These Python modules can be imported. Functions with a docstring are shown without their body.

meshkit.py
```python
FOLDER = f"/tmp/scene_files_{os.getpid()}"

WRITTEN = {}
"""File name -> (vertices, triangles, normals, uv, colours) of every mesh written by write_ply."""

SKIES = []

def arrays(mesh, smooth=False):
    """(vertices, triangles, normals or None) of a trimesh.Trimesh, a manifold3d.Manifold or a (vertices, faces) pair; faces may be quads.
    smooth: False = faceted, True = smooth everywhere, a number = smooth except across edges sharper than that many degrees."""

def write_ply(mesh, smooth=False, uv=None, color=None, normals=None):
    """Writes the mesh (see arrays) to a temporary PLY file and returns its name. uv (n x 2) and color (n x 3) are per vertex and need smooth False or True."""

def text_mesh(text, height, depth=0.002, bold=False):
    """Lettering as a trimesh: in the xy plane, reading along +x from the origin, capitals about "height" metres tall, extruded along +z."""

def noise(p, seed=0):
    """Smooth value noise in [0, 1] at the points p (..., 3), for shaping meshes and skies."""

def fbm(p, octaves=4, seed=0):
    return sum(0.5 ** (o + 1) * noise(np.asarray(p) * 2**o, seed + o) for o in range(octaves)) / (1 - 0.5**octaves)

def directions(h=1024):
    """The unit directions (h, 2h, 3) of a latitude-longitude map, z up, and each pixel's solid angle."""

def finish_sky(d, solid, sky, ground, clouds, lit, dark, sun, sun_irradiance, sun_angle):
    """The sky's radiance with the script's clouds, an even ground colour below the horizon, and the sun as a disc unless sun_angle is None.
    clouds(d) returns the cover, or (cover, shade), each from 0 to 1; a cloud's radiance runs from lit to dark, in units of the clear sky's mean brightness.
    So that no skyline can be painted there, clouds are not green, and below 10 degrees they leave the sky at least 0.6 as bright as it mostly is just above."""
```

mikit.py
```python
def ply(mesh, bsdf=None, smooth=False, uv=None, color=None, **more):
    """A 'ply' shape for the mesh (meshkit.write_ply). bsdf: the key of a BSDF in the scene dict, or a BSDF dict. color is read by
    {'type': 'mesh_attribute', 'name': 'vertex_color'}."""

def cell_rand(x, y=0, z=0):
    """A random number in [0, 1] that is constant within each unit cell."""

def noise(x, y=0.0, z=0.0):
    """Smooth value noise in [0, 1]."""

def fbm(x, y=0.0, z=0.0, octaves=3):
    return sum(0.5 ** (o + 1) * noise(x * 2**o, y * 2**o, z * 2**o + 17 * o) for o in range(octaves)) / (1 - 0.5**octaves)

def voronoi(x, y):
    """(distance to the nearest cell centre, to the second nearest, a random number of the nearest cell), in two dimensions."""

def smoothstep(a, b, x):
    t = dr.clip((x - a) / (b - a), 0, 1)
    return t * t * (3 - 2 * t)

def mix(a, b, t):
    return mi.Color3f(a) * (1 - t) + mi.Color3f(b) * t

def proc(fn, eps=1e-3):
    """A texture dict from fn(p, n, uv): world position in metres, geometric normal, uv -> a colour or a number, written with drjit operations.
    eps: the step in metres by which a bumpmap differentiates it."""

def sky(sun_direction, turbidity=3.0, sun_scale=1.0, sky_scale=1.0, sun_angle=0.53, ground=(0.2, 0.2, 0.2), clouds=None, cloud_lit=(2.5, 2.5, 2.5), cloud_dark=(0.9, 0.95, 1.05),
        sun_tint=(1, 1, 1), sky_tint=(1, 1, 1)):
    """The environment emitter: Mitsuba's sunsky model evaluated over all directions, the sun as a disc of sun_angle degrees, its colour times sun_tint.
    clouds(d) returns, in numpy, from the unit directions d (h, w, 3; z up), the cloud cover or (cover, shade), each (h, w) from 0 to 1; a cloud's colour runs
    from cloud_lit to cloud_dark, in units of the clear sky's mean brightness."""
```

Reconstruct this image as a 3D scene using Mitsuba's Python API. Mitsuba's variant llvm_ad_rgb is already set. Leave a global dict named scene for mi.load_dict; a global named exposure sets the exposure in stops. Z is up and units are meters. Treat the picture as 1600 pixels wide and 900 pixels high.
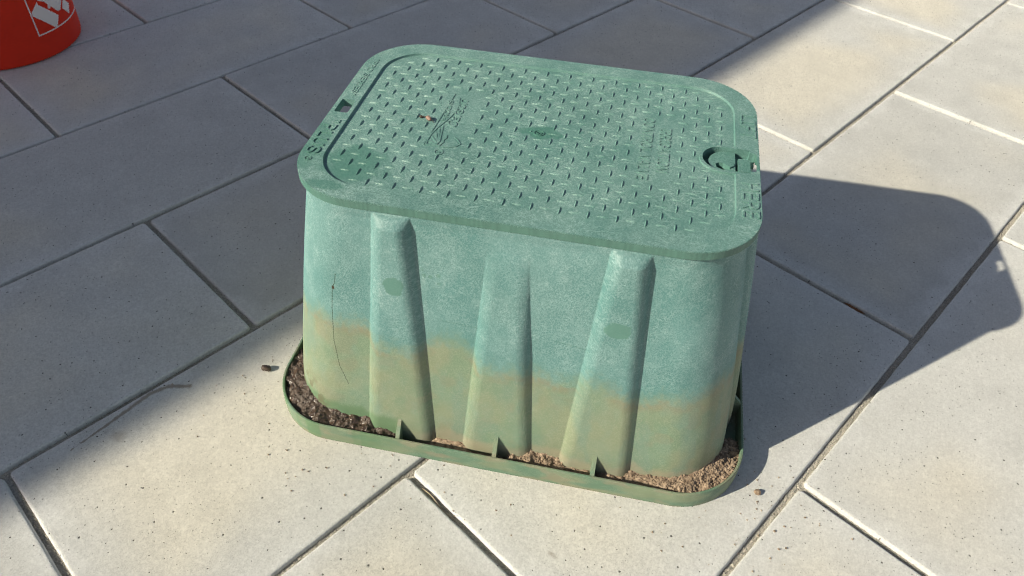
import math, random
import numpy as np, trimesh, mitsuba as mi, mikit, meshkit
import drjit as dr
import manifold3d as m3
import shapely
from shapely.geometry import Polygon, Point, LineString, box as sbox
from mikit import noise, fbm, voronoi, cell_rand, smoothstep, mix, proc, ply
T = mi.ScalarTransform4f
rng = np.random.default_rng(7)
scene, labels = {}, {}

# ---------------------------------------------------------------- camera, light, exposure
CAM = np.array([0.0897, -0.6346, 0.7116])
YAW, PITCH, ROLL, FPX = -0.17368, 0.77337, 0.04012, 1170.9
_f = np.array([math.sin(YAW) * math.cos(PITCH), math.cos(YAW) * math.cos(PITCH), -math.sin(PITCH)])
_r = np.array([math.cos(YAW), -math.sin(YAW), 0.0]); _u = np.cross(_r, _f)
UP = -math.sin(ROLL) * _r + math.cos(ROLL) * _u
scene['camera'] = {'type': 'thinlens', 'fov': math.degrees(2 * math.atan(800 / FPX)), 'fov_axis': 'x', 'near_clip': 0.02, 'far_clip': 200.0,
                   'aperture_radius': 0.0013, 'focus_distance': 0.80,
                   'to_world': T().look_at(origin=CAM.tolist(), target=(CAM + _f).tolist(), up=UP.tolist())}
SUN = np.array([-0.4384, -0.3023, 0.305])
scene['sky'] = mikit.sky(SUN.tolist(), turbidity=3.0, sun_tint=(0.95, 1.12, 1.36), sky_tint=(1.04, 0.75, 0.60))
exposure = 2.55

# ---------------------------------------------------------------- helpers
def add(key, mesh, bsdf, smooth=False, uv=None, kind=None, **more):
    k, i = key, 0
    while k in scene:
        i += 1; k = f'{key}_{i:03d}'
    scene[k] = mikit.ply(mesh, bsdf, smooth, uv=uv, **more)
    if kind: labels.setdefault(k, {})['kind'] = kind
    return k

def tag(key, label=None, category=None, group=None, kind=None):
    d = labels.setdefault(key, {})
    for n, v in (('label', label), ('category', category), ('group', group), ('kind', kind)):
        if v: d[n] = v

def rr(hx, hy, r, n_corner=16, step=0.004):
    """Rounded rectangle outline, counter-clockwise from the front edge's left end: points and outward normals."""
    P, N = [], []
    def straight(a, b, nrm):
        k = max(2, int(np.linalg.norm(np.subtract(b, a)) / step))
        for i in range(k): P.append(np.add(a, np.subtract(b, a) * (i / k))); N.append(nrm)
    def corner(cx, cy, a0):
        for i in range(n_corner):
            a = a0 + (math.pi / 2) * i / n_corner
            P.append(np.array([cx + r * math.cos(a), cy + r * math.sin(a)])); N.append((math.cos(a), math.sin(a)))
    straight((-hx + r, -hy), (hx - r, -hy), (0, -1)); corner(hx - r, -hy + r, -math.pi / 2)
    straight((hx, -hy + r), (hx, hy - r), (1, 0)); corner(hx - r, hy - r, 0)
    straight((hx - r, hy), (-hx + r, hy), (0, 1)); corner(-hx + r, hy - r, math.pi / 2)
    straight((-hx, hy - r), (-hx, -hy + r), (-1, 0)); corner(-hx + r, -hy + r, math.pi)
    return np.array(P), np.array(N, float)

def rr_poly(hx, hy, r, cx=0, cy=0):
    return sbox(cx - hx + r, cy - hy + r, cx + hx - r, cy + hy - r).buffer(r, quad_segs=14)

def mani(poly, z0, z1):
    """A manifold3d prism of a shapely polygon."""
    polys = [poly] if poly.geom_type == 'Polygon' else list(poly.geoms)
    rings = []
    for g in polys:
        g = shapely.geometry.polygon.orient(g)
        rings.append(np.array(g.exterior.coords)[:-1]); rings += [np.array(i.coords)[:-1] for i in g.interiors]
    return m3.Manifold.extrude(m3.CrossSection(rings, m3.FillRule.EvenOdd), z1 - z0).translate((0, 0, z0))

def tri(m):
    q = m.to_mesh()
    return trimesh.Trimesh(np.array(q.vert_properties[:, :3]), np.array(q.tri_verts), process=False)

def grid_mesh(G, close_s=False):
    """Quads over a grid of points G (rows, cols, 3)."""
    a, b = G.shape[:2]
    i, j = np.meshgrid(np.arange(a - 1), np.arange(b if close_s else b - 1), indexing='ij')
    j2 = (j + 1) % b
    q = np.stack([i * b + j, i * b + j2, (i + 1) * b + j2, (i + 1) * b + j], -1).reshape(-1, 4)
    return trimesh.Trimesh(G.reshape(-1, 3), np.vstack([q[:, [0, 1, 2]], q[:, [0, 2, 3]]]), process=False)

def box_mesh(x0, x1, y0, y1, z0, z1):
    return trimesh.creation.box(bounds=[(x0, y0, z0), (x1, y1, z1)])

def scatter(points, sizes, seed, flat=0.75):
    """Irregular little grains joined in one mesh."""
    r = np.random.default_rng(seed)
    base = trimesh.creation.icosahedron()
    n = len(points)
    v = np.array(base.vertices)[None] * (1 + 0.35 * r.uniform(-1, 1, (n, 12, 1)))
    v[..., 2] *= flat
    ang = r.uniform(0, 6.28, n); c, s = np.cos(ang), np.sin(ang)
    x = v[..., 0] * c[:, None] - v[..., 1] * s[:, None]; y = v[..., 0] * s[:, None] + v[..., 1] * c[:, None]
    v = np.stack([x, y, v[..., 2]], -1) * np.asarray(sizes)[:, None, None] + np.asarray(points)[:, None, :]
    f = np.array(base.faces)[None] + 12 * np.arange(n)[:, None, None]
    return trimesh.Trimesh(v.reshape(-1, 3), f.reshape(-1, 3), process=False)

def C(*c): return mi.Color3f(*c)

def fibres(a, b, scale=1.0):
    """Fine pale scuffed fibres in a few directions, 0..1."""
    w = (noise(a * 60, b * 60, 3.1) - 0.5) * 0.010
    w2 = (noise(a * 35, b * 35, 8.3) - 0.5) * 0.014
    out = mi.Float(0)
    for k, (ang, f1, f2, lo) in enumerate(((0.15, 330, 1500, .28), (1.25, 350, 1600, .30), (2.3, 340, 1500, .30), (0.75, 420, 1700, .34))):
        c, s = math.cos(ang), math.sin(ang)
        u, v = (a * c + b * s + w2) * scale, (-a * s + b * c + w) * scale
        n = noise(u * f1, v * f2, 11.7 * k)
        m = noise(a * 90, b * 90, 5.5 + k)
        out = dr.maximum(out, smoothstep(0.52, 0.86, n) * smoothstep(lo, 0.75, m))
    return out

def seg_dist(x, y, pts):
    d = mi.Float(9)
    for (x0, y0), (x1, y1) in zip(pts[:-1], pts[1:]):
        dx, dy = x1 - x0, y1 - y0
        t = dr.clip(((x - x0) * dx + (y - y0) * dy) / (dx * dx + dy * dy), 0, 1)
        d = dr.minimum(d, dr.sqrt(dr.square(x - x0 - t * dx) + dr.square(y - y0 - t * dy)))
    return d

# ---------------------------------------------------------------- materials
def paver_colour(p, n, uv):
    cu, cv = dr.floor(uv.x), dr.floor(uv.y)
    cell = cu + 13 * cv
    lx, ly = uv.x - cu - .2, uv.y - cv - .2                    # metres along and across this paver
    r1, r2 = cell_rand(cell, 3), cell_rand(cell, 9)
    big = fbm(p.x * 5 + r1 * 40, p.y * 5, 2.0 + r2 * 9)
    mid = fbm(p.x * 26, p.y * 26, 5.0)
    e = dr.minimum(dr.minimum(lx, .5945 - lx), dr.minimum(ly, .2945 - ly))   # distance to the paver's own edge
    wob = fbm(p.x * 30, p.y * 30, 9.0)
    warm = smoothstep(0.34, 0.70, big + 0.25 * (r1 - 0.5)) * smoothstep(.0, .11, e + .05 * (big - .5) + .02 * (wob - .5))
    col = mix(C(.420, .418, .402), C(.470, .445, .388), warm)
    col = col * (0.93 + 0.14 * mid) * (0.92 + 0.16 * r2)
    bloom = (1 - smoothstep(.002, .010 + .045 * wob, e)) * smoothstep(.35, .8, wob + .25 * big)
    col = mix(col, C(.500, .500, .492), 0.5 * bloom)
    rim = 1 - smoothstep(.002, .007, e)
    col = mix(col, C(.56, .55, .52), 0.12 * rim)
    grain = noise(p.x * 520 + p.y * 300, p.y * 520 - p.x * 300, p.z * 600)
    grain2 = noise(p.x * 1300 - p.y * 500, p.y * 1300 + p.x * 500, 4.0)
    spots = smoothstep(.55, .85, noise(p.x * 260, p.y * 260, 6.0))
    col = col * (0.80 + 0.20 * grain + 0.20 * grain2 + .05 * spots)
    d, _, w = voronoi(p.x * 62, p.y * 62)                       # pores and dark specks
    hole = 1 - smoothstep(.5, 1.0, d / (.010 + .082 * w * w * w))
    d2, _, w2 = voronoi(p.x * 150 + 9, p.y * 150)
    hole2 = (1 - smoothstep(.5, 1.0, d2 / (.01 + .14 * w2 * w2 * w2))) * smoothstep(.35, .7, noise(p.x * 18, p.y * 18, 7.0))
    col = col * (1 - .78 * hole) * (1 - .62 * hole2)
    # scuffs and stains with shapes of their own
    d3 = seg_dist(p.x, p.y, [(-.374, -.166), (-.398, -.1715), (-.413, -.186), (-.432, -.228), (-.455, -.275)])
    st = (1 - smoothstep(.2, 1.0, (d3 + .0015 * (noise(p.x * 300, p.y * 300) - .5)) / (.0008 + .0034 * smoothstep(-.285, -.195, p.y)))) * .55
    blot = (1 - smoothstep(.3, 1.0, dr.sqrt(dr.square((p.x + .419) / .016) + dr.square((p.y + .247) / .012)) + .8 * (noise(p.x * 150, p.y * 150) - .5))) * .35
    ring = dr.abs(dr.sqrt(dr.square(p.x - .068) + dr.square(p.y + .305)) - .027)
    rg = (1 - smoothstep(.0006, .003, ring)) * smoothstep(-.300, -.285, p.y) * smoothstep(.3, .6, noise(p.x * 90, p.y * 90, 2)) * .45
    col = mix(col, C(.16, .125, .09), dr.clip(st * 1.3 + blot + rg, 0, .75))
    return col

def paver_bump(p, n, uv):
    d, _, w = voronoi(p.x * 62, p.y * 62)
    hole = 1 - smoothstep(.4, 1.0, d / (.012 + .085 * w * w * w))
    return ((.00024 * noise(p.x * 430 + p.y * 250, p.y * 430 - p.x * 250, p.z * 520) + .00028 * noise(p.x * 1000 - p.y * 400, p.y * 1000 + p.x * 400, 3.0)) * (.6 + .8 * noise(p.x * 6, p.y * 6, 8.0)) + .0004 * fbm(p.x * 60, p.y * 60, 1.0, octaves=2) - .0010 * hole)

def sand_colour(p, n, uv):
    g = noise(p.x * 900, p.y * 900, p.z * 900)
    b = fbm(p.x * 14, p.y * 14, 6.0)
    col = mix(C(.20, .185, .16), C(.42, .39, .335), g)
    return col * (.65 + .6 * b)

def plastic(a, b, lo, hi, base_n, white, amount, fib=1.0):
    f = fibres(a, b)
    dust = noise(a * 1100 + b * 500, b * 1100 - a * 500, 2.0)
    haze = .6 + .8 * fbm(a * 24, b * 24, 7.0)
    col = mix(C(*lo), C(*hi), base_n)
    return mix(col, C(*white), dr.clip(f * amount * fib + smoothstep(.30, 1.0, dust) * amount * .62 * haze + .09 * smoothstep(.75, 1.15, haze), 0, 1))

def lid_colour(p, n, uv):
    x, y = p.x, p.y
    low = fbm(x * 16, y * 16, 1.0)
    # dark, never-bleached patches: round the centre badge, the front left corner, the latch
    wob = .9 * (fbm(x * 90, y * 90, 3.0) - .5)
    c1 = dr.sqrt(dr.square(x / .021) + dr.square(y / .0125)) + wob
    c2 = dr.sqrt(dr.square((x + .158) / .034) + dr.square((y + .092) / .032)) + wob * .8
    c3 = dr.sqrt(dr.square((x + .207) / .015) + dr.square((y + .075) / .045)) + wob * .7
    c4 = dr.sqrt(dr.square((x + .172) / .02) + dr.square((y + .133) / .008)) + wob
    c5 = dr.sqrt(dr.square((x - .19) / .030) + dr.square((y + .004) / .020)) + wob * .6
    dark = dr.maximum(dr.maximum(1 - smoothstep(.7, 1.0, c1), .85 * (1 - smoothstep(.55, 1.15, c2))), dr.maximum(.7 * (1 - smoothstep(.6, 1.1, c3)), .7 * (1 - smoothstep(.6, 1.0, c4))))
    dark = dr.maximum(dark, .5 * (1 - smoothstep(.75, 1.1, c5)))
    wear = smoothstep(-.15, .12, -x) * .35 + .6 * smoothstep(.3, .7, fbm(x * 9, y * 9, 4.0))
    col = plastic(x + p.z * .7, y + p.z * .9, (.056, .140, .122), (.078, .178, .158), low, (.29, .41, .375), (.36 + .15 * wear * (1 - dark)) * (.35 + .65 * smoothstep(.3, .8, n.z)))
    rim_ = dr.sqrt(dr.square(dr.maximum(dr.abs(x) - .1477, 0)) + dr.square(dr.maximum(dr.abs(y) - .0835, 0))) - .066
    col = mix(C(.055, .128, .105) * (.85 + .3 * noise((x + y) * 500, p.z * 60, 2.0)), col, dr.maximum(.25 + .75 * smoothstep(.3, .8, n.z), smoothstep(-.003, -.005, rim_)))   # shade painted into the moulded edge: side faces coloured darker than the top
    lines = (1 - smoothstep(.0002, .0010, seg_dist(x, y, [(-.165, -.002), (-.15, .0), (-.12, -.001), (-.07, -.004), (-.055, .004), (-.02, .009), (.0, .0105)]))) * .4
    col = mix(col, C(.035, .105, .085), lines)
    return mix(col, C(.045, .140, .108), dark * (.85 - .1 * noise(x * 300, y * 300)))

def body_colour(p, n, uv):
    x, z = p.x, p.z
    a = x + dr.clip(x * 6, -1, 1) * (p.y + .2)
    low = fbm(a * 14, z * 14, 1.0)
    mid = fbm(a * 55, z * 55, 2.0)
    zb = (.156 - .019 * smoothstep(-.142, -.125, x) + .019 * smoothstep(-.088, -.058, x) - .020 * smoothstep(-.045, -.018, x) - .009 * smoothstep(.005, .06, x)
          + .013 * smoothstep(.07, .09, x) - .013 * smoothstep(.095, .125, x) + .014 * smoothstep(.18, .21, x))
    zb = zb + .016 * (fbm(a * 30, 3.0, 4.0) - .5) + .008 * (fbm(a * 120, z * 120, 6.0) - .5)
    t = smoothstep(-.020, .013, zb - z + .010 * (noise(a * 260, z * 260, 4.0) - .5)) * (.86 + .12 * smoothstep(.3, .6, fbm(a * 70, z * 50, 44.0)))
    up = plastic(a, z, (.060, .148, .142), (.080, .188, .186), low, (.26, .365, .36), .40 + .16 * smoothstep(.35, .65, mid), .62)
    fresh = (1 - smoothstep(.004, .030, z - zb)) * (1 - t)                 # a bluer strip just over the soil line
    up = mix(up, C(.076, .184, .172), .55 * fresh)
    # clean round wet-looking marks
    w3 = .25 * (noise(x * 300, z * 300) - .5)
    m1 = dr.sqrt(dr.square((x + .105) / .0105) + dr.square((z - .222) / .0105)) + w3
    m2 = dr.sqrt(dr.square((x - .106) / .0125) + dr.square((z - .214) / .0095)) + w3
    m3_ = dr.sqrt(dr.square((x + .045) / .030) + dr.square((z - .158) / .006)) + w3 * 4
    front = smoothstep(.1, .4, -n.y)
    dv, _, wv = voronoi(x * 130, z * 130)
    near = 1 - smoothstep(.5, 1.1, dr.sqrt(dr.square((x + .071) / .014) + dr.square((z - .232) / .014)))
    drops = (1 - smoothstep(.24, .32, dv)) * near * smoothstep(.35, .5, wv)
    mark = front * dr.maximum(dr.maximum(1 - smoothstep(.9, 1.05, dr.minimum(m1, m2)), drops * .8), .3 * (1 - smoothstep(.4, 1.1, m3_)))
    up = mix(up, C(.074, .168, .142), mark * .9)
    lowc = mix(C(.122, .182, .118), C(.158, .188, .118), smoothstep(.35, .65, fbm(a * 22, z * 22, 8.0)))
    lowc = mix(lowc, C(.114, .178, .136), .6 * smoothstep(.52, .7, fbm(a * 40, z * 18, 12.0)))
    f = fibres(a + .3, z)
    lowc = mix(lowc, C(.25, .27, .205), f * .24 + .34 * smoothstep(.3, 1.0, noise(a * 1100 + z * 500, z * 1100 - a * 500, 4.0)))
    band = smoothstep(-.002, .006, zb - z) * (1 - smoothstep(.006, .018, zb - z)) * smoothstep(.38, .62, fbm(a * 26, z * 60, 15.0))
    lowc = mix(lowc, C(.182, .158, .100), .55 * band)
    rust = smoothstep(.60, .74, fbm(a * 30, z * 40, 21.0)) * .26
    lowc = mix(lowc, C(.185, .158, .108), rust)
    col = mix(up, lowc, t)
    # damp strip by the wet soil, dry dust by the dry soil
    edge = z - .034 - .014 * (fbm(a * 60, 1.0, 2.0) - .5)
    damp = (1 - smoothstep(-.004, .006, edge - .004)) * (1 - smoothstep(-.115, -.095, x))
    col = mix(col, C(.085, .150, .080), damp * .8)
    mud = smoothstep(.5, .66, fbm(a * 90, z * 90, 31.0)) * (1 - smoothstep(.03, .075, z)) * (1 - smoothstep(-.205, -.185, x))
    col = mix(col, C(.10, .085, .05), mud * .7)
    dust = (1 - smoothstep(-.006, .004, edge + .006)) * smoothstep(-.1, -.08, x)
    col = mix(col, C(.28, .235, .17), dust * .5)
    # a hairline crack and two faint scores
    cr = seg_dist(x, z, [(-.1665, .216), (-.1685, .205), (-.1715, .198), (-.174, .174), (-.176, .132), (-.173, .097), (-.165, .071)])
    col = mix(col, C(.020, .035, .020), front * (1 - smoothstep(.0001, .0006, cr)) * .85)
    sp = dr.sqrt(dr.square((x + .1705) / .0016) + dr.square((z - .199) / .0026))
    col = mix(col, C(.03, .02, .01), front * (1 - smoothstep(.6, 1.1, sp)))
    sc = dr.minimum(seg_dist(x, z, [(-.062, .181), (-.024, .1795)]), seg_dist(x, z, [(.050, .1795), (.082, .175)]))
    return mix(col, C(.06, .15, .13), front * (1 - smoothstep(.0002, .0012, sc)) * .45)

def plastic_bump(p, n, uv):
    a = p.x + p.y
    return .00022 * noise(a * 800, p.z * 800 + p.y * 500, 1.0) + .0008 * fbm(p.x * 60, p.y * 60, p.z * 60, octaves=2)

def flange_colour(p, n, uv):
    a = p.x + p.y
    low = fbm(p.x * 25, p.y * 25, p.z * 60)
    col = mix(C(.085, .150, .102), C(.135, .172, .110), smoothstep(.35, .65, low))
    dirt = smoothstep(.5, .7, fbm(p.x * 45, p.y * 45, p.z * 80 + 3.0))
    col = mix(col, C(.185, .168, .115), .62 * dirt)
    f = fibres(a, p.z * 2 + p.y)
    col = mix(col, C(.26, .30, .235), f * .28)
    inner = smoothstep(.012, .004, p.z) * 0
    damp = smoothstep(.5, .62, fbm(p.x * 60, p.y * 60, 9.0)) * (1 - smoothstep(-.15, -.09, p.x))
    return mix(col, C(.075, .15, .075), damp * .65 + inner)

def wet_colour(p, n, uv):
    return mix(C(.022, .014, .009), C(.072, .047, .032), fbm(p.x * 260, p.y * 260, p.z * 260))

def wet_rough(p, n, uv):
    return .16 + .5 * smoothstep(.35, .6, fbm(p.x * 120, p.y * 120, 4.0))

def dry_colour(p, n, uv):
    g = fbm(p.x * 320, p.y * 320, p.z * 320)
    return mix(C(.155, .112, .080), C(.340, .258, .188), smoothstep(.25, .75, g))

def soil_bump(p, n, uv):
    return .0010 * noise(p.x * 700, p.y * 700, p.z * 700) + .0014 * noise(p.x * 330, p.y * 330, p.z * 330)

def bucket_colour(p, n, uv):
    return mix(C(.55, .022, .007), C(.62, .028, .009), fbm(p.x * 14, p.y * 14, p.z * 14)) * (.96 + .08 * noise(p.x * 400, p.y * 400, p.z * 400))

def stucco_colour(p, n, uv):
    return mix(C(.42, .40, .36), C(.48, .455, .41), fbm(p.x * 3, p.y * 3, p.z * 3))

def shingle_colour(p, n, uv):
    return mix(C(.10, .085, .075), C(.18, .16, .14), noise(p.x * 40, p.y * 40, p.z * 40))

def soil_ground(p, n, uv):
    return mix(C(.20, .16, .11), C(.30, .25, .18), fbm(p.x * 4, p.y * 4, 1.0))

def mat(name, colour, rough=.6, bump=None, spec=.5, eps=2e-4, **more):
    b = {'type': 'principled', 'base_color': proc(colour) if callable(colour) else {'type': 'rgb', 'value': list(colour)},
         'roughness': proc(rough) if callable(rough) else float(rough), 'specular': float(spec), **more}
    if bump: b = {'type': 'bumpmap', 'arbitrary': proc(bump, eps), 'scale': 1.0, 'bsdf': b}
    scene[name] = {'type': 'twosided', 'bsdf': b}

mat('concrete', paver_colour, .85, paver_bump, .25)
mat('sand', sand_colour, .95, soil_bump, .2)
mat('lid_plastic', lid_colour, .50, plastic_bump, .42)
mat('body_plastic', body_colour, .55, plastic_bump, .40)
mat('flange_plastic', flange_colour, .55, plastic_bump, .40)
mat('dark_plastic', (.05, .13, .105), .5, None, .4)
mat('wet_mud', wet_colour, wet_rough, soil_bump, .6)
mat('dry_mud', dry_colour, .95, soil_bump, .15)
mat('bucket_plastic', bucket_colour, .5, None, .25)
mat('white_print', (.66, .60, .58), .55, None, .4)
mat('metal_wire', (.45, .45, .45), .4, None, .5, metallic=.9)
mat('stucco', stucco_colour, .9, None, .2)
mat('shingles', shingle_colour, .9, None, .2)
mat('bare_earth', soil_ground, .95, None, .1)
mat('husk_brown', (.22, .14, .11), .5, None, .4)
mat('husk_dark', (.03, .022, .015), .5, None, .4)
mat('dry_root', (.33, .27, .18), .8, None, .2)
mat('leaf_rust', (.17, .075, .035), .7, None, .2)

# ---------------------------------------------------------------- the setting: ground, patio with its pavers, house that casts the shade
TH = 0.99183
U2, V2 = np.array([math.cos(TH), math.sin(TH)]), np.array([math.sin(TH), -math.cos(TH)])
PW, U0, V0 = 0.30019, 0.06005, -1.15169
def uv_xy(u, v): return np.asarray(u)[..., None] * U2 + np.asarray(v)[..., None] * V2

add('ground', box_mesh(-60, 60, -60, 60, -.20, -.075), 'bare_earth'); tag('ground', kind='structure')
def frame_box(u0, u1, v0, v1, z0, z1):
    b = box_mesh(u0, u1, v0, v1, z0, z1)
    v = np.array(b.vertices); b.vertices = np.column_stack([uv_xy(v[:, 0], v[:, 1]), v[:, 2]])
    b.fix_normals(); return b
add('patio', frame_box(-2.35, 3.40, V0 - 3 * PW - .02, V0 + 9 * PW + .02, -.074, -.0058), 'sand'); tag('patio', kind='structure')

def paver(u0, u1, v0, v1, idx, r):
    """One concrete slab: rounded corners, softened slightly ragged arris, its own tilt. Local coordinates go to uv."""
    hx, hy = (u1 - u0) / 2, (v1 - v0) / 2
    P, N = rr(hx, hy, .006, 5, .011)
    P = P - N * (.0007 * meshkit.noise(np.column_stack([P * 90, np.full(len(P), idx)]), 3) + .0016 * np.clip(meshkit.noise(np.column_stack([P * 45, np.full(len(P), idx + .5)]), 5) - .72, 0, 1) * 3.0)[:, None]
    rings = []
    for inset, z in ((0, -.06), (0, -.0062), (.0004, -.0022), (.0010, -.0010), (.0020, -.0003), (.0032, 0), (.0048, 0)):
        rings.append(np.column_stack([P - N * inset, np.full(len(P), z)]))
    top = rings[-1]
    rings += [top * np.array([f, f, 1]) for f in (.96, .85, .6, .3)]
    G = np.array(rings)
    tz = r.uniform(-.0009, .0006); tx, ty = r.uniform(-.0014, .0014, 2)
    n = len(P)
    m = grid_mesh(G, True)
    v = np.vstack([G.reshape(-1, 3), [[0, 0, 0]]])
    last = (len(rings) - 1) * n
    cap = np.array([[last + i, last + (i + 1) % n, len(v) - 1] for i in range(n)])
    f = np.vstack([m.faces, cap])
    uv = np.column_stack([idx % 13 + .2 + v[:, 0] + hx, idx // 13 + .2 + v[:, 1] + hy])
    z = v[:, 2] + tz + tx * v[:, 0] + ty * v[:, 1]
    xy = uv_xy(v[:, 0] + (u0 + u1) / 2, v[:, 1] + (v0 + v1) / 2)
    m = trimesh.Trimesh(np.column_stack([xy, z]), f[:, ::-1], process=False)
    return m, uv
JOINT = {(0, 1): -.002, (2, -1): .002, (2, 3): -.002, (3, 4): .009, (4, -1): .006}      # measured unevenness of the cross joints
LINE = {1: -.001, 2: .003, 3: -.001, 4: -.003, 5: .003}
gap, idx = .0056, 0
for c in range(-3, 9):
    for k in range(-8, 12):
        if (k - (c + 1)) % 2: continue
        ua, ub = U0 + k * PW + JOINT.get((c, k), 0), U0 + (k + 2) * PW + JOINT.get((c, k + 2), 0)
        va, vb = V0 + c * PW + LINE.get(c, 0), V0 + (c + 1) * PW + LINE.get(c + 1, 0)
        if ub < -2.2 or ua > 3.2: continue
        g2 = gap / 2 + rng.uniform(-.0005, .0005)
        m, uv = paver(ua + g2, ub - g2, va + g2, vb - g2, idx, rng)
        add('patio__paver', m, 'concrete', True, uv); idx += 1
# loose sand grains in the joints near the camera
pts = []
for c in range(0, 7):
    v = V0 + c * PW + LINE.get(c, 0)
    n = 2200
    pts.append(np.column_stack([rng.uniform(-.75, 1.3, n), v + rng.normal(0, .0020, n)]))
    for k in range(-4, 6):
        if (k - (c + 1)) % 2: continue
        u = U0 + k * PW + JOINT.get((c, k), 0); n = 380
        pts.append(np.column_stack([u + rng.normal(0, .0020, n), rng.uniform(v, v + PW, n)]))
pts = np.vstack(pts); xy = uv_xy(pts[:, 0], pts[:, 1])
sz = .0004 + .0013 * rng.uniform(0, 1, len(xy)) ** 2
add('patio__joint_grain', scatter(np.column_stack([xy, np.full(len(xy), -.0056)]), sz, 4), 'sand', kind='stuff')

# the house whose eave shades the far side of the patio (outside the frame)
SH = 0.660                                                       # metres of shadow across the eave per metre of height
ZT = 2.75; NE = 0.196 + SH * ZT
add('house__wall', frame_box(-10, -2.35, -(NE + .60), -(NE + .32), -.07, 2.60), 'stucco')
roof = frame_box(-10.3, -2.15, -(NE + 1.6), -NE, 2.60, ZT); rv = np.array(roof.vertices)
nn = -(rv[:, :2] @ V2); rv[:, 2] += np.where(nn > NE + 1, .40, 0); roof.vertices = rv
add('house__roof', roof, 'shingles')
tag('house', 'beige stucco house wall with shallow brown eave beside the paved patio', 'house')

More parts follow.
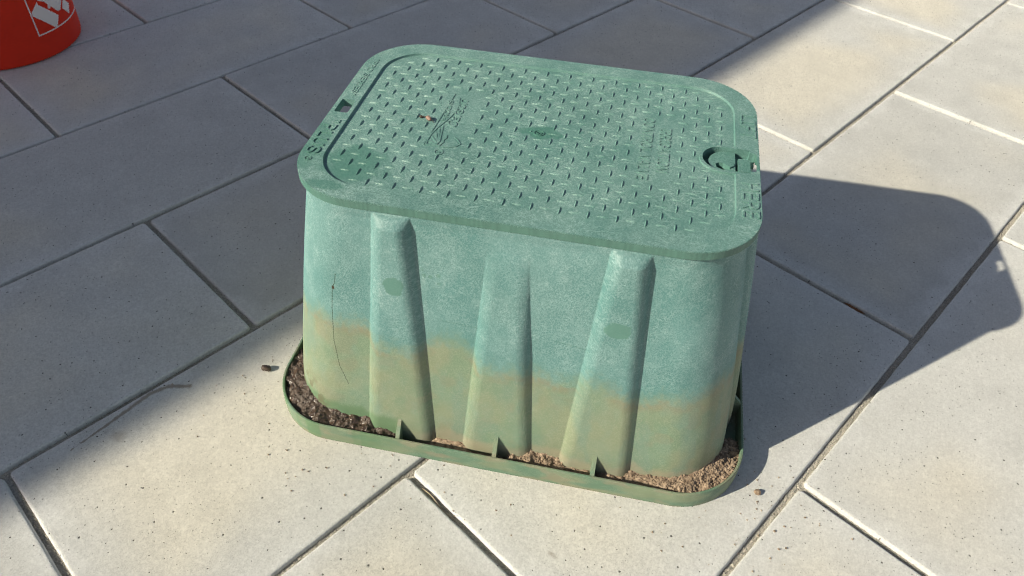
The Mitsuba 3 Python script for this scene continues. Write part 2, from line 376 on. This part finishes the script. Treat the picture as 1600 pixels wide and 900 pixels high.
# ---------------------------------------------------------------- the valve box
BOX = 'valve_box'
tag(BOX, 'weathered green plastic irrigation valve box with tread patterned lid and soil stained base', 'valve box')
Z_BOT, Z_TOP, ZL0, ZL1 = .004, .2950, .2966, .3050
rows = np.concatenate([np.linspace(Z_BOT, .262, 84), np.linspace(.264, Z_TOP, 34)])
def body_grid(inset):
    G = []
    for z in rows:
        t = (z - .02) / .277
        hx = .2435 - .0405 * max(t, 0) ** 1.2; hy = .1790 + (.1450 - .1790) * t; r = .066 + (.054 - .066) * t
        P, N = [], []
        cs = [(hx - r, -hy + r, -math.pi / 2), (hx - r, hy - r, 0), (-hx + r, hy - r, math.pi / 2), (-hx + r, -hy + r, math.pi)]
        ends = [((-hx + r, -hy), (hx - r, -hy)), ((hx, -hy + r), (hx, hy - r)), ((hx - r, hy), (-hx + r, hy)), ((-hx, hy - r), (-hx, -hy + r))]
        nr = [(0, -1), (1, 0), (0, 1), (-1, 0)]
        for q in range(4):
            a, b = map(np.array, ends[q]); nq = 380 if q % 2 == 0 else 160; k = np.arange(nq) / nq
            P.append(a + (b - a) * k[:, None]); N.append(np.tile(nr[q], (len(k), 1)))
            an = cs[q][2] + np.arange(44) / 44 * math.pi / 2
            P.append(np.column_stack([cs[q][0] + r * np.cos(an), cs[q][1] + r * np.sin(an)])); N.append(np.column_stack([np.cos(an), np.sin(an)]))
        P, N = np.vstack(P), np.vstack(N).astype(float)
        d = np.zeros(len(P))
        w = (.29 - z) / .27
        half = .0165 + .0195 * w
        def bump(s, c, hw, fl):
            t = np.clip((hw + .0012 - np.abs(s - c)) / fl, 0, 1)
            return (1 - (1 - t) ** 2) ** .72 * (.93 + .07 * np.clip(1 - ((s - c) / hw) ** 2, 0, 1))
        fb, lr = np.abs(N[:, 1]) > .5, np.abs(N[:, 0]) > .5
        outer = .0112 * np.clip((.2925 - z) / .009, 0, 1) ** .6 * (1 - .30 * np.clip(w, 0, 1))
        inner = .0112 * np.clip((.270 - z) / .110, 0, 1) ** .85 * (1 - .35 * np.clip(w, 0, 1))
        for c, pr in ((-.1075, outer), (.0, inner), (.1065, outer)):
            d += np.where(fb, pr * bump(P[:, 0], c, half, .0135), 0)
        for c in (-.062, .062):
            d += np.where(lr, outer * bump(P[:, 1], c, half * .9, .010), 0)
        d += .0012 * smooth(np.clip((z - .284) / .010, 0, 1))                     # the lip under the lid
        d -= np.where(N[:, 0] < -.5, .0135 * bump(P[:, 1], .002, .020, .008) * smooth(np.clip((z - .250) / .012, 0, 1)), 0)   # hand hold below the slot
        Q = np.column_stack([P, np.full(len(P), z)])
        d += .0010 * (meshkit.fbm(Q * 14, 2, 3) - .5)
        G.append(np.column_stack([P + N * (d - inset)[:, None], Q[:, 2]]))
    return np.array(G)
def smooth(t): return t * t * (3 - 2 * t)
Go = body_grid(0.0); Gi = body_grid(.005)[::6]
loop = np.concatenate([Go, Gi[::-1], Go[:1]])
add(BOX + '__body', grid_mesh(loop, True), 'body_plastic', 38)

# flange: a gutter round the foot with an upright rim
def sweep(profile, hx, hy, r):
    """profile: (inset, z) points, a closed loop, swept round the rounded rectangle."""
    P, N = rr(hx, hy, r, 40, .006)
    wav = .0008 * (meshkit.fbm(np.column_stack([P * 9, np.zeros(len(P))]), 2, 8) - .5)
    G = np.array([np.column_stack([P - N * o, np.full(len(P), z) + (wav if z > .01 else 0)]) for o, z in profile + profile[:1]])
    return grid_mesh(G, True)
RX, RY, RR = .2645, .2010, .076
rim_prof = [(.0003, 0), (0, .012), (.0004, .0228), (.0012, .0240), (.0028, .0240), (.0036, .0228), (.0040, .0060), (.0052, .0045), (.034, .0045), (.034, .0)]
add(BOX + '__flange', sweep(rim_prof, RX, RY, RR), 'flange_plastic', 40)
def gusset(cx, cy, d):
    """A small web from the rim's top up the wall. d: outward direction; the profile lies in the plane of d and z."""
    prof = Polygon([(.0385, .004), (.0030, .004), (.0030, .0236), (.0042, .0262), (.0215, .0475), (.0385, .0475)]).buffer(-.0006).buffer(.0006)
    m = trimesh.creation.extrude_polygon(prof, .0050, engine='earcut')
    v = np.array(m.vertices); o = np.array(d, float); s = np.array([-o[1], o[0]])
    edge = np.array([cx, cy])
    xy = edge - o * v[:, :1] + s * (v[:, 2:3] - .0025) * (1 - .25 * np.clip((v[:, 1:2] - .01) / .04, 0, 1))
    m = trimesh.Trimesh(np.column_stack([xy, v[:, 1]]), m.faces, process=False); m.fix_normals()
    return m
for x in (-.1065, .0005, .1062):
    add(BOX + '__gusset', gusset(x, -RY, (0, -1)), 'flange_plastic', 30)
for x in (-.1065, .0005, .1062):
    add(BOX + '__gusset', gusset(x, RY, (0, 1)), 'flange_plastic', 30)
for s in (1, -1):
    for y in (-.066, .066):
        add(BOX + '__gusset', gusset(s * RX, y, (s, 0)), 'flange_plastic', 30)

# lid
PZ = ZL1 - .0022
outer, panel = rr_poly(.2137, .1495, .066), rr_poly(.1908, .1275, .046)
ch = .0009
lid = mani(outer, ZL0, ZL1 - ch)
steps = [mani(outer.buffer(-ch * (1 - math.cos(a))), ZL1 - ch * (1 - math.sin(a)) - ch * .4, ZL1 - ch * (1 - math.sin(a))) for a in (.5, 1.0, 1.5708)]
lid = m3.Manifold.batch_boolean([lid] + steps, m3.OpType.Add)
def hull_frustum(pa, za, pb, zb):
    def p3(g, z): return np.column_stack([np.array(g.exterior.coords)[:-1], np.full(len(g.exterior.coords) - 1, z)])
    return m3.Manifold.hull_points(np.vstack([p3(pa, za), p3(pb, zb)]))
lid = lid - hull_frustum(panel.buffer(-.0008), PZ, panel.buffer(.0003), ZL1 + .0008)
lid = lid - mani(rr_poly(.0072, .0125, .0022, -.2020, -.0022), .29, .31)                  # hand slot at the left edge
pocket = Point(.179, -.0036).buffer(.0195, quad_segs=24).union(sbox(.179, -.0231, .2045, .0159)).union(rr_poly(.012, .0155, .004, .199, -.0042))
lip = pocket.buffer(.0030).intersection(sbox(.10, -.1, .1915, .1))
lid = lid + mani(lip, PZ - .001, ZL1 - .0002)
lid = lid + mani(pocket.buffer(.004).intersection(outer.buffer(-.003)), .2915, ZL0 + .001)
lid = lid - mani(pocket, ZL1 - .0105, ZL1 + .01)
crescent = Point(.179, -.0036).buffer(.0188, quad_segs=24).difference(Point(.185, -.0040).buffer(.0192, quad_segs=20)).difference(sbox(.187, -.1, .3, .1))
lid = lid - mani(crescent, ZL1 - .0118, .31)
lid = lid - mani(rr_poly(.0009, .0112, .0005, .1926, -.0072), .28, .31)                   # slit beside the tongue
lid = lid - mani(sbox(.2060, -.0155, .2080, .0048), .28, .31) - mani(sbox(.2060, -.0155, .2160, .0048), .28, .3021)                   # thin slot that lets a sliver of sun through
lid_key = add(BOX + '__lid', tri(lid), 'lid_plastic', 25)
# latch in the pocket: cam, tongue
LK = BOX + '__lid'
cam = mani(Point(.1850, -.0040).buffer(.0190, quad_segs=20).intersection(sbox(.16, -.03, .1914, .03)).intersection(pocket.buffer(-.0012)), ZL1 - .0110, ZL1 - .0042)
eye = Polygon([(.1735, -.0085), (.1760, -.0060), (.1800, -.0065), (.1855, -.0078), (.1872, -.0098), (.1850, -.0150), (.1795, -.0158), (.1745, -.0130)]).buffer(.0008)
cam = cam - mani(eye, .28, .31)
add(LK + '__latch', tri(cam), 'lid_plastic', 25)
add(LK + '__latch_pointer', tri(mani(Polygon([(.1805, -.0068), (.1882, -.0062), (.1900, -.0092), (.1862, -.0135), (.1838, -.0108)]).buffer(.0004), ZL1 - .0085, ZL1 - .0026)), 'lid_plastic', 25)
add(LK + '__latch_tongue', tri(mani(rr_poly(.0058, .0106, .0015, .1999, -.0056), ZL1 - .0108, ZL1 - .0040)), 'lid_plastic', 25)

# raised lettering
def place_text(text, height, length, depth, origin, angle, z, bold=False, shear=0.0):
    m = meshkit.text_mesh(text, height, depth, bold)
    v = np.array(m.vertices); v[:, 0] -= v[:, 0].min()
    v[:, 0] *= length / v[:, 0].max()
    v[:, 0] += shear * v[:, 1]
    c, s = math.cos(angle), math.sin(angle)
    m.vertices = np.column_stack([v[:, 0] * c - v[:, 1] * s + origin[0], v[:, 0] * s + v[:, 1] * c + origin[1], v[:, 2] + z])
    return m
def ring_mesh(cx, cy, r, w, z0, z1, sx=1.0):
    g = Point(0, 0).buffer(r, quad_segs=10).difference(Point(0, 0).buffer(r - w, quad_segs=10))
    m = tri(mani(g, z0, z1)); v = np.array(m.vertices); v[:, 0] = v[:, 0] * sx + cx; v[:, 1] += cy; m.vertices = v
    return m
DN = -math.pi / 2
E_ = .0006
def letters(text, *a, **k):
    add(LK + '__lettering', place_text(text, *a, **k), 'lid_plastic', 25)
letters('LIFT', .0150, .0430, .0017, (.1962, .0810), DN, ZL1 - E_)
letters('HERE', .0150, .0525, .0017, (.1958, -.0388), DN, ZL1 - E_)
letters('"PLUS', .0130, .0600, .0017, (-.2090, -.0300), DN, ZL1 - E_)
letters('"PRO SERIES"', .0062, .0800, .0012, (-.2055, .0990), DN, ZL1 - E_, bold=True)
letters('IRRIGATION', .0112, .0760, .0013, (.1170, .0380), DN, PZ - .0004)
letters('CONTROL VALVE', .0112, .1080, .0013, (.0992, .0535), DN, PZ - .0004)
add(LK + '__registered_mark', trimesh.util.concatenate([ring_mesh(-.2022, -.0985, .0034, .0008, ZL1 - .0004, ZL1 + .0007), place_text('R', .0030, .0024, .0010, (-.2037, -.0973), DN, ZL1 - .0004, True)]), 'lid_plastic', 25)
# emblem: a chord, an arc, five rays, a script name under it and a ring
def stroke(pts, w): return LineString(pts).buffer(w / 2, quad_segs=4)
arc = [(-.1036, -.0470), (-.1040, -.0380), (-.1034, -.0290), (-.1008, -.0170), (-.0968, -.0050), (-.0930, .0070), (-.0908, .0180), (-.0908, .0310), (-.0935, .0440)]
em = [stroke([(-.1055, -.0475), (-.0998, .0515)], .0008), stroke(arc, .0013), stroke([(-.1036, -.0470), (-.0905, -.0470)], .0008)]
for tip in ((-.1022, -.0410), (-.1018, -.0325), (-.1002, -.0240), (-.0985, -.0170), (-.0962, -.0110)):
    em.append(stroke([tip, (np.array(tip) * .18 + np.array((-.0912, -.0455)) * .82)], .0014))
em += [stroke([(-.0905, -.0470), (-.0895, -.0430), (-.0880, -.0400), (-.0890, -.0360), (-.0870, -.0320), (-.0880, -.0270)], .0011),
       stroke([(-.0795, -.0290), (-.0750, -.0330), (-.0712, -.0390), (-.0745, -.0440), (-.0800, -.0465), (-.0885, -.0475)], .0009)]
em = shapely.union_all(em)
add(LK + '__emblem', tri(mani(em, PZ - .0004, PZ + .0007)), 'lid_plastic', 25)
letters('Carson', .0100, .0530, .0011, (-.0832, -.0125), -DN, PZ - .0003, shear=.45)
letters('BROOKS', .0048, .0400, .0010, (-.0952, -.0020), -DN + .07, PZ - .0003, bold=True)
add(LK + '__registered_mark', trimesh.util.concatenate([ring_mesh(-.0880, -.0568, .0044, .0008, PZ - .0004, PZ + .0007), place_text('R', .0034, .0026, .0010, (-.0898, -.0557), DN, PZ - .0004, True)]), 'lid_plastic', 25)
add(LK + '__badge', trimesh.util.concatenate([ring_mesh(-.0006, -.0012, .0050, .0010, PZ - .0004, PZ + .0009, 1.1), place_text('S', .0052, .0040, .0012, (-.0030, .0008), DN, PZ - .0003, True), trimesh.creation.icosphere(1, .0012).apply_translation((-.0092, .0002, PZ))]), 'lid_plastic', 25)

# tread bars: pointed lenses in a basket weave
def tread_bar(L, W, H):
    a = np.array([-1, -.55, 0, .55, 1]); prof = np.array([0, .72, 1, .72, 0])
    v, f = [], []
    for s in (-1, 1): v += [(x * L / 2, s * w * W / 2, -.0003) for x, w in zip(a, prof)]
    v += [(x * L / 2 * .86, 0, H * h) for x, h in zip(a, (.25, .85, 1, .85, .25))]
    for i in range(4):
        f += [(i, i + 1, 11 + i), (i, 11 + i, 10 + i), (6 + i, 5 + i, 10 + i), (6 + i, 10 + i, 11 + i)]
    f += [(0, 10, 5), (4, 9, 14)]
    return trimesh.Trimesh(np.array(v), np.array(f), process=False)
bars = []
inner_zone = panel.buffer(-.0088)
keep_out = [sbox(-.1075, -.0635, -.0665, .0600), sbox(.0935, -.0640, .1345, .0590), pocket.buffer(.0065), Point(-.001, 0).buffer(.0115)]
for j in range(19):
    y = -.1180 + j * .2360 / 18
    for i in range(-15, 16):
        for kind in (0, 1):
            x = .0252 * i + (.0126 if (j % 2 == 0) == (kind == 0) else 0) + .0004
            q = Point(x, y)
            if abs(x) > .1772 or not panel.buffer(-.0075).contains(q) or any(k.contains(q) for k in keep_out): continue
            bars.append((x, y, kind))
keyed = sorted(bars, key=lambda b: (b[0] - CAM[0]) ** 2 + (b[1] - CAM[1]) ** 2)
shapes = [ply(tread_bar(.0124, .0024, .0015), 'lid_plastic', False), ply(tread_bar(.0116, .0022, .0011), 'lid_plastic', False)]
def bar_matrix(x, y, kind):
    return T().translate([x, y, PZ]).rotate([0, 0, 1], 88.0 if kind == 0 else -1.5)
for n, (x, y, kind) in enumerate(keyed[:300]):
    scene[LK + '__tread_bar' + (f'_{n:03d}' if n else '')] = {**shapes[kind], 'to_world': bar_matrix(x, y, kind)}
rest = []
for x, y, kind in keyed[300:]:
    m = tread_bar(.0124, .0024, .0015); m.apply_transform(np.array(bar_matrix(x, y, kind).matrix)); rest.append(m)
if rest: add(LK + '__far_tread_bars', trimesh.util.concatenate(rest), 'lid_plastic', False, kind='stuff')

# ---------------------------------------------------------------- soil in the gutter
def soil_strip(s0, s1, outer_z, inner_z, rough, seed, grains, gsize, key, bsdf, fine=1.0):
    """s in metres along the gutter from the front's middle, counter-clockwise (to the right) positive."""
    P, N = rr(.2600, .1965, .0715, 60, .0015)
    P2, _ = rr(.2600 - .030, .1965 - .030, .0715 - .030, 60, .0015)
    k = int(np.argmin(np.abs(P[:len(P) // 3, 0]))); P, N = np.roll(P, -k, 0), np.roll(N, -k, 0)
    s = np.concatenate([[0], np.cumsum(np.linalg.norm(np.diff(P, axis=0), axis=1))]); tot = s[-1] + np.linalg.norm(P[0] - P[-1])
    S = np.linspace(s0, s1, int((s1 - s0) / .0015)); t = np.linspace(0, 1, 22)
    px = np.interp(S % tot, s, P[:, 0]); py = np.interp(S % tot, s, P[:, 1]); nx = np.interp(S % tot, s, N[:, 0]); ny = np.interp(S % tot, s, N[:, 1])
    X = px[:, None] - nx[:, None] * t * .030; Y = py[:, None] - ny[:, None] * t * .030
    oz = np.interp(S, *zip(*outer_z))[:, None]; iz = np.interp(S, *zip(*inner_z))[:, None]
    Q = np.stack([X, Y, np.zeros_like(X)], -1)
    Z = oz + (iz - oz) * np.clip(t * 1.35, 0, 1) ** 1.2 + rough * ((meshkit.fbm(Q * 110, 3, seed) - .5) * 1.6 + fine * ((meshkit.noise(Q * 420, seed + 3) - .5) * .55 + (meshkit.noise(Q * 900, seed + 5) - .5) * .3))
    G = np.stack([X, Y, Z], -1)
    r = np.random.default_rng(seed)
    gi, gj = r.integers(0, G.shape[0], grains), r.integers(0, 15, grains)
    sz = gsize * r.uniform(.35, 1, grains) ** 2.2 * 1.6
    m = grid_mesh(G); m.invert()
    m = trimesh.util.concatenate([m, scatter(G[gi, gj] + np.column_stack([r.normal(0, .0006, (grains, 2)), sz * .25]), sz, seed + 1)])
    add(key, m, bsdf, 40)
soil_strip(-.420, -.1080, [(-.42, .012), (-.36, .018), (-.30, .0215), (-.21, .0215), (-.12, .0160), (-.108, .0120)], [(-.42, .020), (-.34, .026), (-.24, .030), (-.16, .027), (-.108, .022)], .0072, 11, 420, .0008, 'wet_soil', 'wet_mud', .35)
soil_strip(.0030, .3150, [(.003, .0115), (.03, .0145), (.08, .0120), (.10, .0120), (.14, .0140), (.22, .0175), (.27, .0190), (.315, .012)], [(.003, .0155), (.03, .0225), (.08, .017), (.12, .023), (.16, .0185), (.22, .022), (.27, .025), (.315, .018)], .0052, 23, 4200, .0008, 'dry_soil', 'dry_mud')
soil_strip(-.1045, -.0020, [(-.1045, .0055), (-.06, .0062), (-.002, .0075)], [(-.1045, .0120), (-.05, .0150), (-.002, .0130)], .0024, 31, 500, .0007, 'thin_soil', 'dry_mud')
tag('wet_soil', 'dark wet soil lying in the left front corner of the valve box rim', 'soil', kind='stuff')
tag('dry_soil', 'light brown dry crumbly soil in the right front part of the valve box rim', 'soil', kind='stuff')
tag('thin_soil', 'thin skin of tan dust in the middle of the valve box front rim', 'soil', kind='stuff')

# ---------------------------------------------------------------- crumbs, husk, root, leaf
def lump(size, seed, stretch=(1, 1, .8)):
    m = trimesh.creation.icosphere(3, 1.0); v = np.array(m.vertices)
    v = v * (.7 + .6 * meshkit.fbm(v * 1.7 + seed * 7, 3, seed))[:, None] * np.array(stretch)
    m.vertices = v * size; return m
k = add('soil_crumb', lump(.0048, 2, (1.3, .8, .75)).apply_translation((-.2965, -.1230, .0030)), 'wet_mud', True)
tag(k, 'dark wet soil crumb on the paver left of the valve box', 'soil crumb')
k = add('soil_crumb', lump(.0036, 5, (1.0, .9, .75)).apply_translation((.2830, -.1650, .0022)), 'dry_mud', True)
tag(k, 'brown soil crumb on the paver off the front right corner of the valve box', 'soil crumb')
r_ = np.random.default_rng(77)
sp = np.vstack([np.column_stack([r_.normal(.285, .035, 70), r_.normal(-.185, .035, 70)]), np.column_stack([r_.normal(-.30, .05, 40), r_.normal(-.15, .06, 40)]), np.column_stack([r_.uniform(-.25, .28, 60), r_.normal(-.235, .022, 60)])])
q_ = np.abs(sp) - (np.array([RX, RY]) - RR); out_ = np.linalg.norm(np.maximum(q_, 0), axis=1) > RR + .003
sp = sp[out_]; ss = r_.uniform(.25, 1, len(sp)) ** 2 * .0010 + .00025
add('soil_specks', scatter(np.column_stack([sp, ss * .4]), ss, 78), 'dry_mud', kind='stuff')
tag('soil_specks', 'scattered tiny brown specks of spilled soil on the pavers round the valve box foot', 'soil', kind='stuff')
bz = PZ + .0012
tag('insect_husk', 'tiny brown and black insect husk lying on the left half of the green lid', 'insect husk')
add('insect_husk__body', lump(.0030, 3, (1.25, .75, .7)).apply_transform(trimesh.transformations.rotation_matrix(-.6, (0, 0, 1))).apply_translation((-.1128, -.0045, bz + .0012)), 'husk_brown', True)
add('insect_husk__head', lump(.0017, 4, (1.3, .8, .8)).apply_translation((-.1212, -.0016, bz)), 'husk_dark', True)
def tube_mesh(pts, rad, sides=6):
    pts = np.asarray(pts, float); rad = np.broadcast_to(rad, len(pts))
    d = np.gradient(pts, axis=0); d /= np.linalg.norm(d, axis=1, keepdims=True)
    a = np.cross(d, [0, 0, 1.0]); a /= np.linalg.norm(a, axis=1, keepdims=True); b = np.cross(a, d)
    an = np.arange(sides) * 2 * math.pi / sides
    G = pts[:, None] + rad[:, None, None] * (np.cos(an)[None, :, None] * a[:, None] + np.sin(an)[None, :, None] * b[:, None])
    return grid_mesh(G, True)
add('insect_husk__leg', tube_mesh([(-.1205, -.0018, bz + .0006), (-.1170, -.0022, bz + .0014), (-.1140, -.0040, bz + .0008)], .0004), 'husk_dark', True)
add('insect_husk__leg', tube_mesh([(-.1120, -.0055, bz + .0008), (-.1085, -.0066, bz + .0012), (-.1066, -.0085, bz - .0004)], .0004), 'husk_dark', True)
t_ = np.linspace(0, 1, 24)
rp = uv_xy(U0 - PW + .006 - .0008 + .0012 * np.sin(t_ * 7), V0 + 4 * PW + .022 + .052 * t_)
k = add('dry_root', tube_mesh(np.column_stack([rp, -.0030 + .0009 * np.sin(t_ * 5)]), .0007 * (1 - .5 * t_)), 'dry_root', True)
tag(k, 'thin dry root fibre lying in the paver joint in front of the valve box', 'root')
lp = uv_xy(U0 + PW + .0006 * np.sin(t_ * 9), V0 + 4 * PW + .205 + .030 * t_)
k = add('dead_leaf', tube_mesh(np.column_stack([lp, np.full(24, -.0034)]), .0020 * np.sin(np.pi * np.clip(t_, .03, .97)) ** .7), 'leaf_rust', True)
tag(k, 'rust brown sliver of dead leaf wedged in the shaded joint right of the box', 'leaf')

# ---------------------------------------------------------------- bucket
BC, BR = np.array([-1.1430, .5415]), .1285
def lathe(prof, n=96):
    an = np.arange(n) * 2 * math.pi / n
    G = np.array([np.column_stack([BC[0] + r * np.cos(an), BC[1] + r * np.sin(an), np.full(n, z)]) for r, z in prof])
    m = grid_mesh(G, True); m.fix_normals(); return m
def bucket_r(z): return BR + .0040 + (z - .012) * .045
tag('bucket', 'orange red plastic bucket with a white square print, standing in the shade', 'bucket')
outer_p = [(BR - .012, .003), (BR - .010, .001), (BR, .0012), (BR + .0030, .004), (BR + .0040, .012)] + [(bucket_r(z), z) for z in (.05, .1, .15, .2, .25, .28)]
for z in (.285, .305, .325):
    outer_p += [(bucket_r(z), z), (bucket_r(z) + .006, z + .001), (bucket_r(z) + .006, z + .004), (bucket_r(z), z + .005)]
outer_p += [(bucket_r(.36), .36), (bucket_r(.36) + .006, .362), (bucket_r(.36) + .006, .368), (bucket_r(.36) - .002, .370)]
inner_p = [(bucket_r(.36) - .004, .36), (BR - .002, .012), (.001, .010)]
add('bucket__body', lathe(outer_p + inner_p + [(.001, .003), outer_p[0]]), 'bucket_plastic', 35)
def wrap(poly, d=.0006):
    """A thin print shell on the bucket's side; polygon in (arc length, height) from the +x side."""
    polys = list(poly.geoms) if hasattr(poly, 'geoms') else [poly]
    out = []
    for g in polys:
        m = trimesh.creation.extrude_polygon(shapely.segmentize(g, .003), d, engine='earcut')
        m = trimesh.Trimesh(*trimesh.remesh.subdivide_to_size(m.vertices, m.faces, .006), process=False)
        v = np.array(m.vertices); r = bucket_r(v[:, 1]) - .0002 + v[:, 2]; a = v[:, 0] / .137
        m.vertices = np.column_stack([BC[0] + r * np.cos(a), BC[1] + r * np.sin(a), v[:, 1]]); m.fix_normals(); out.append(m)
    return trimesh.util.concatenate(out)
frame = sbox(-.0540, .0470, .0860, .1870).difference(sbox(-.0518, .0492, .0838, .1848))
add('bucket__printed_border', wrap(frame), 'white_print')
stem = Polygon([(-.0337, .1060), (-.0505, .0910), (-.0507, .0852), (-.0150, .0500), (-.0096, .0492), (.0017, .0664), (-.0337, .1006)])
stem2 = Polygon([(-.0310, .1210), (-.0310, .1075), (-.0189, .1005), (-.0139, .0935), (-.0163, .0868), (-.0127, .0849), (-.0086, .0881), (.0030, .0742), (.0112, .0723), (.0235, .0850), (-.0120, .1210)])
piece = Polygon([(.0272, .0819), (.0191, .0722), (.0361, .0546), (.0480, .0700), (.0316, .0850)])
for g in (stem, stem2, piece): add('bucket__printed_letter', wrap(g), 'white_print')
for s in (1, -1):
    ear = trimesh.creation.cylinder(.016, .012, sections=20); ear.apply_transform(trimesh.transformations.rotation_matrix(math.pi / 2, (1, 0, 0))); ear.apply_translation((BC[0], BC[1] + s * (bucket_r(.34) + .006), .340))
    add('bucket__handle_ear', ear, 'bucket_plastic', 30)
an = np.linspace(0, math.pi, 40)
hb = np.column_stack([BC[0] - .165 * np.sin(an), BC[1] + (bucket_r(.34) + .014) * np.cos(an), .340 - .10 * np.sin(an)])
add('bucket__handle', tube_mesh(hb, .0022, 8), 'metal_wire', True)
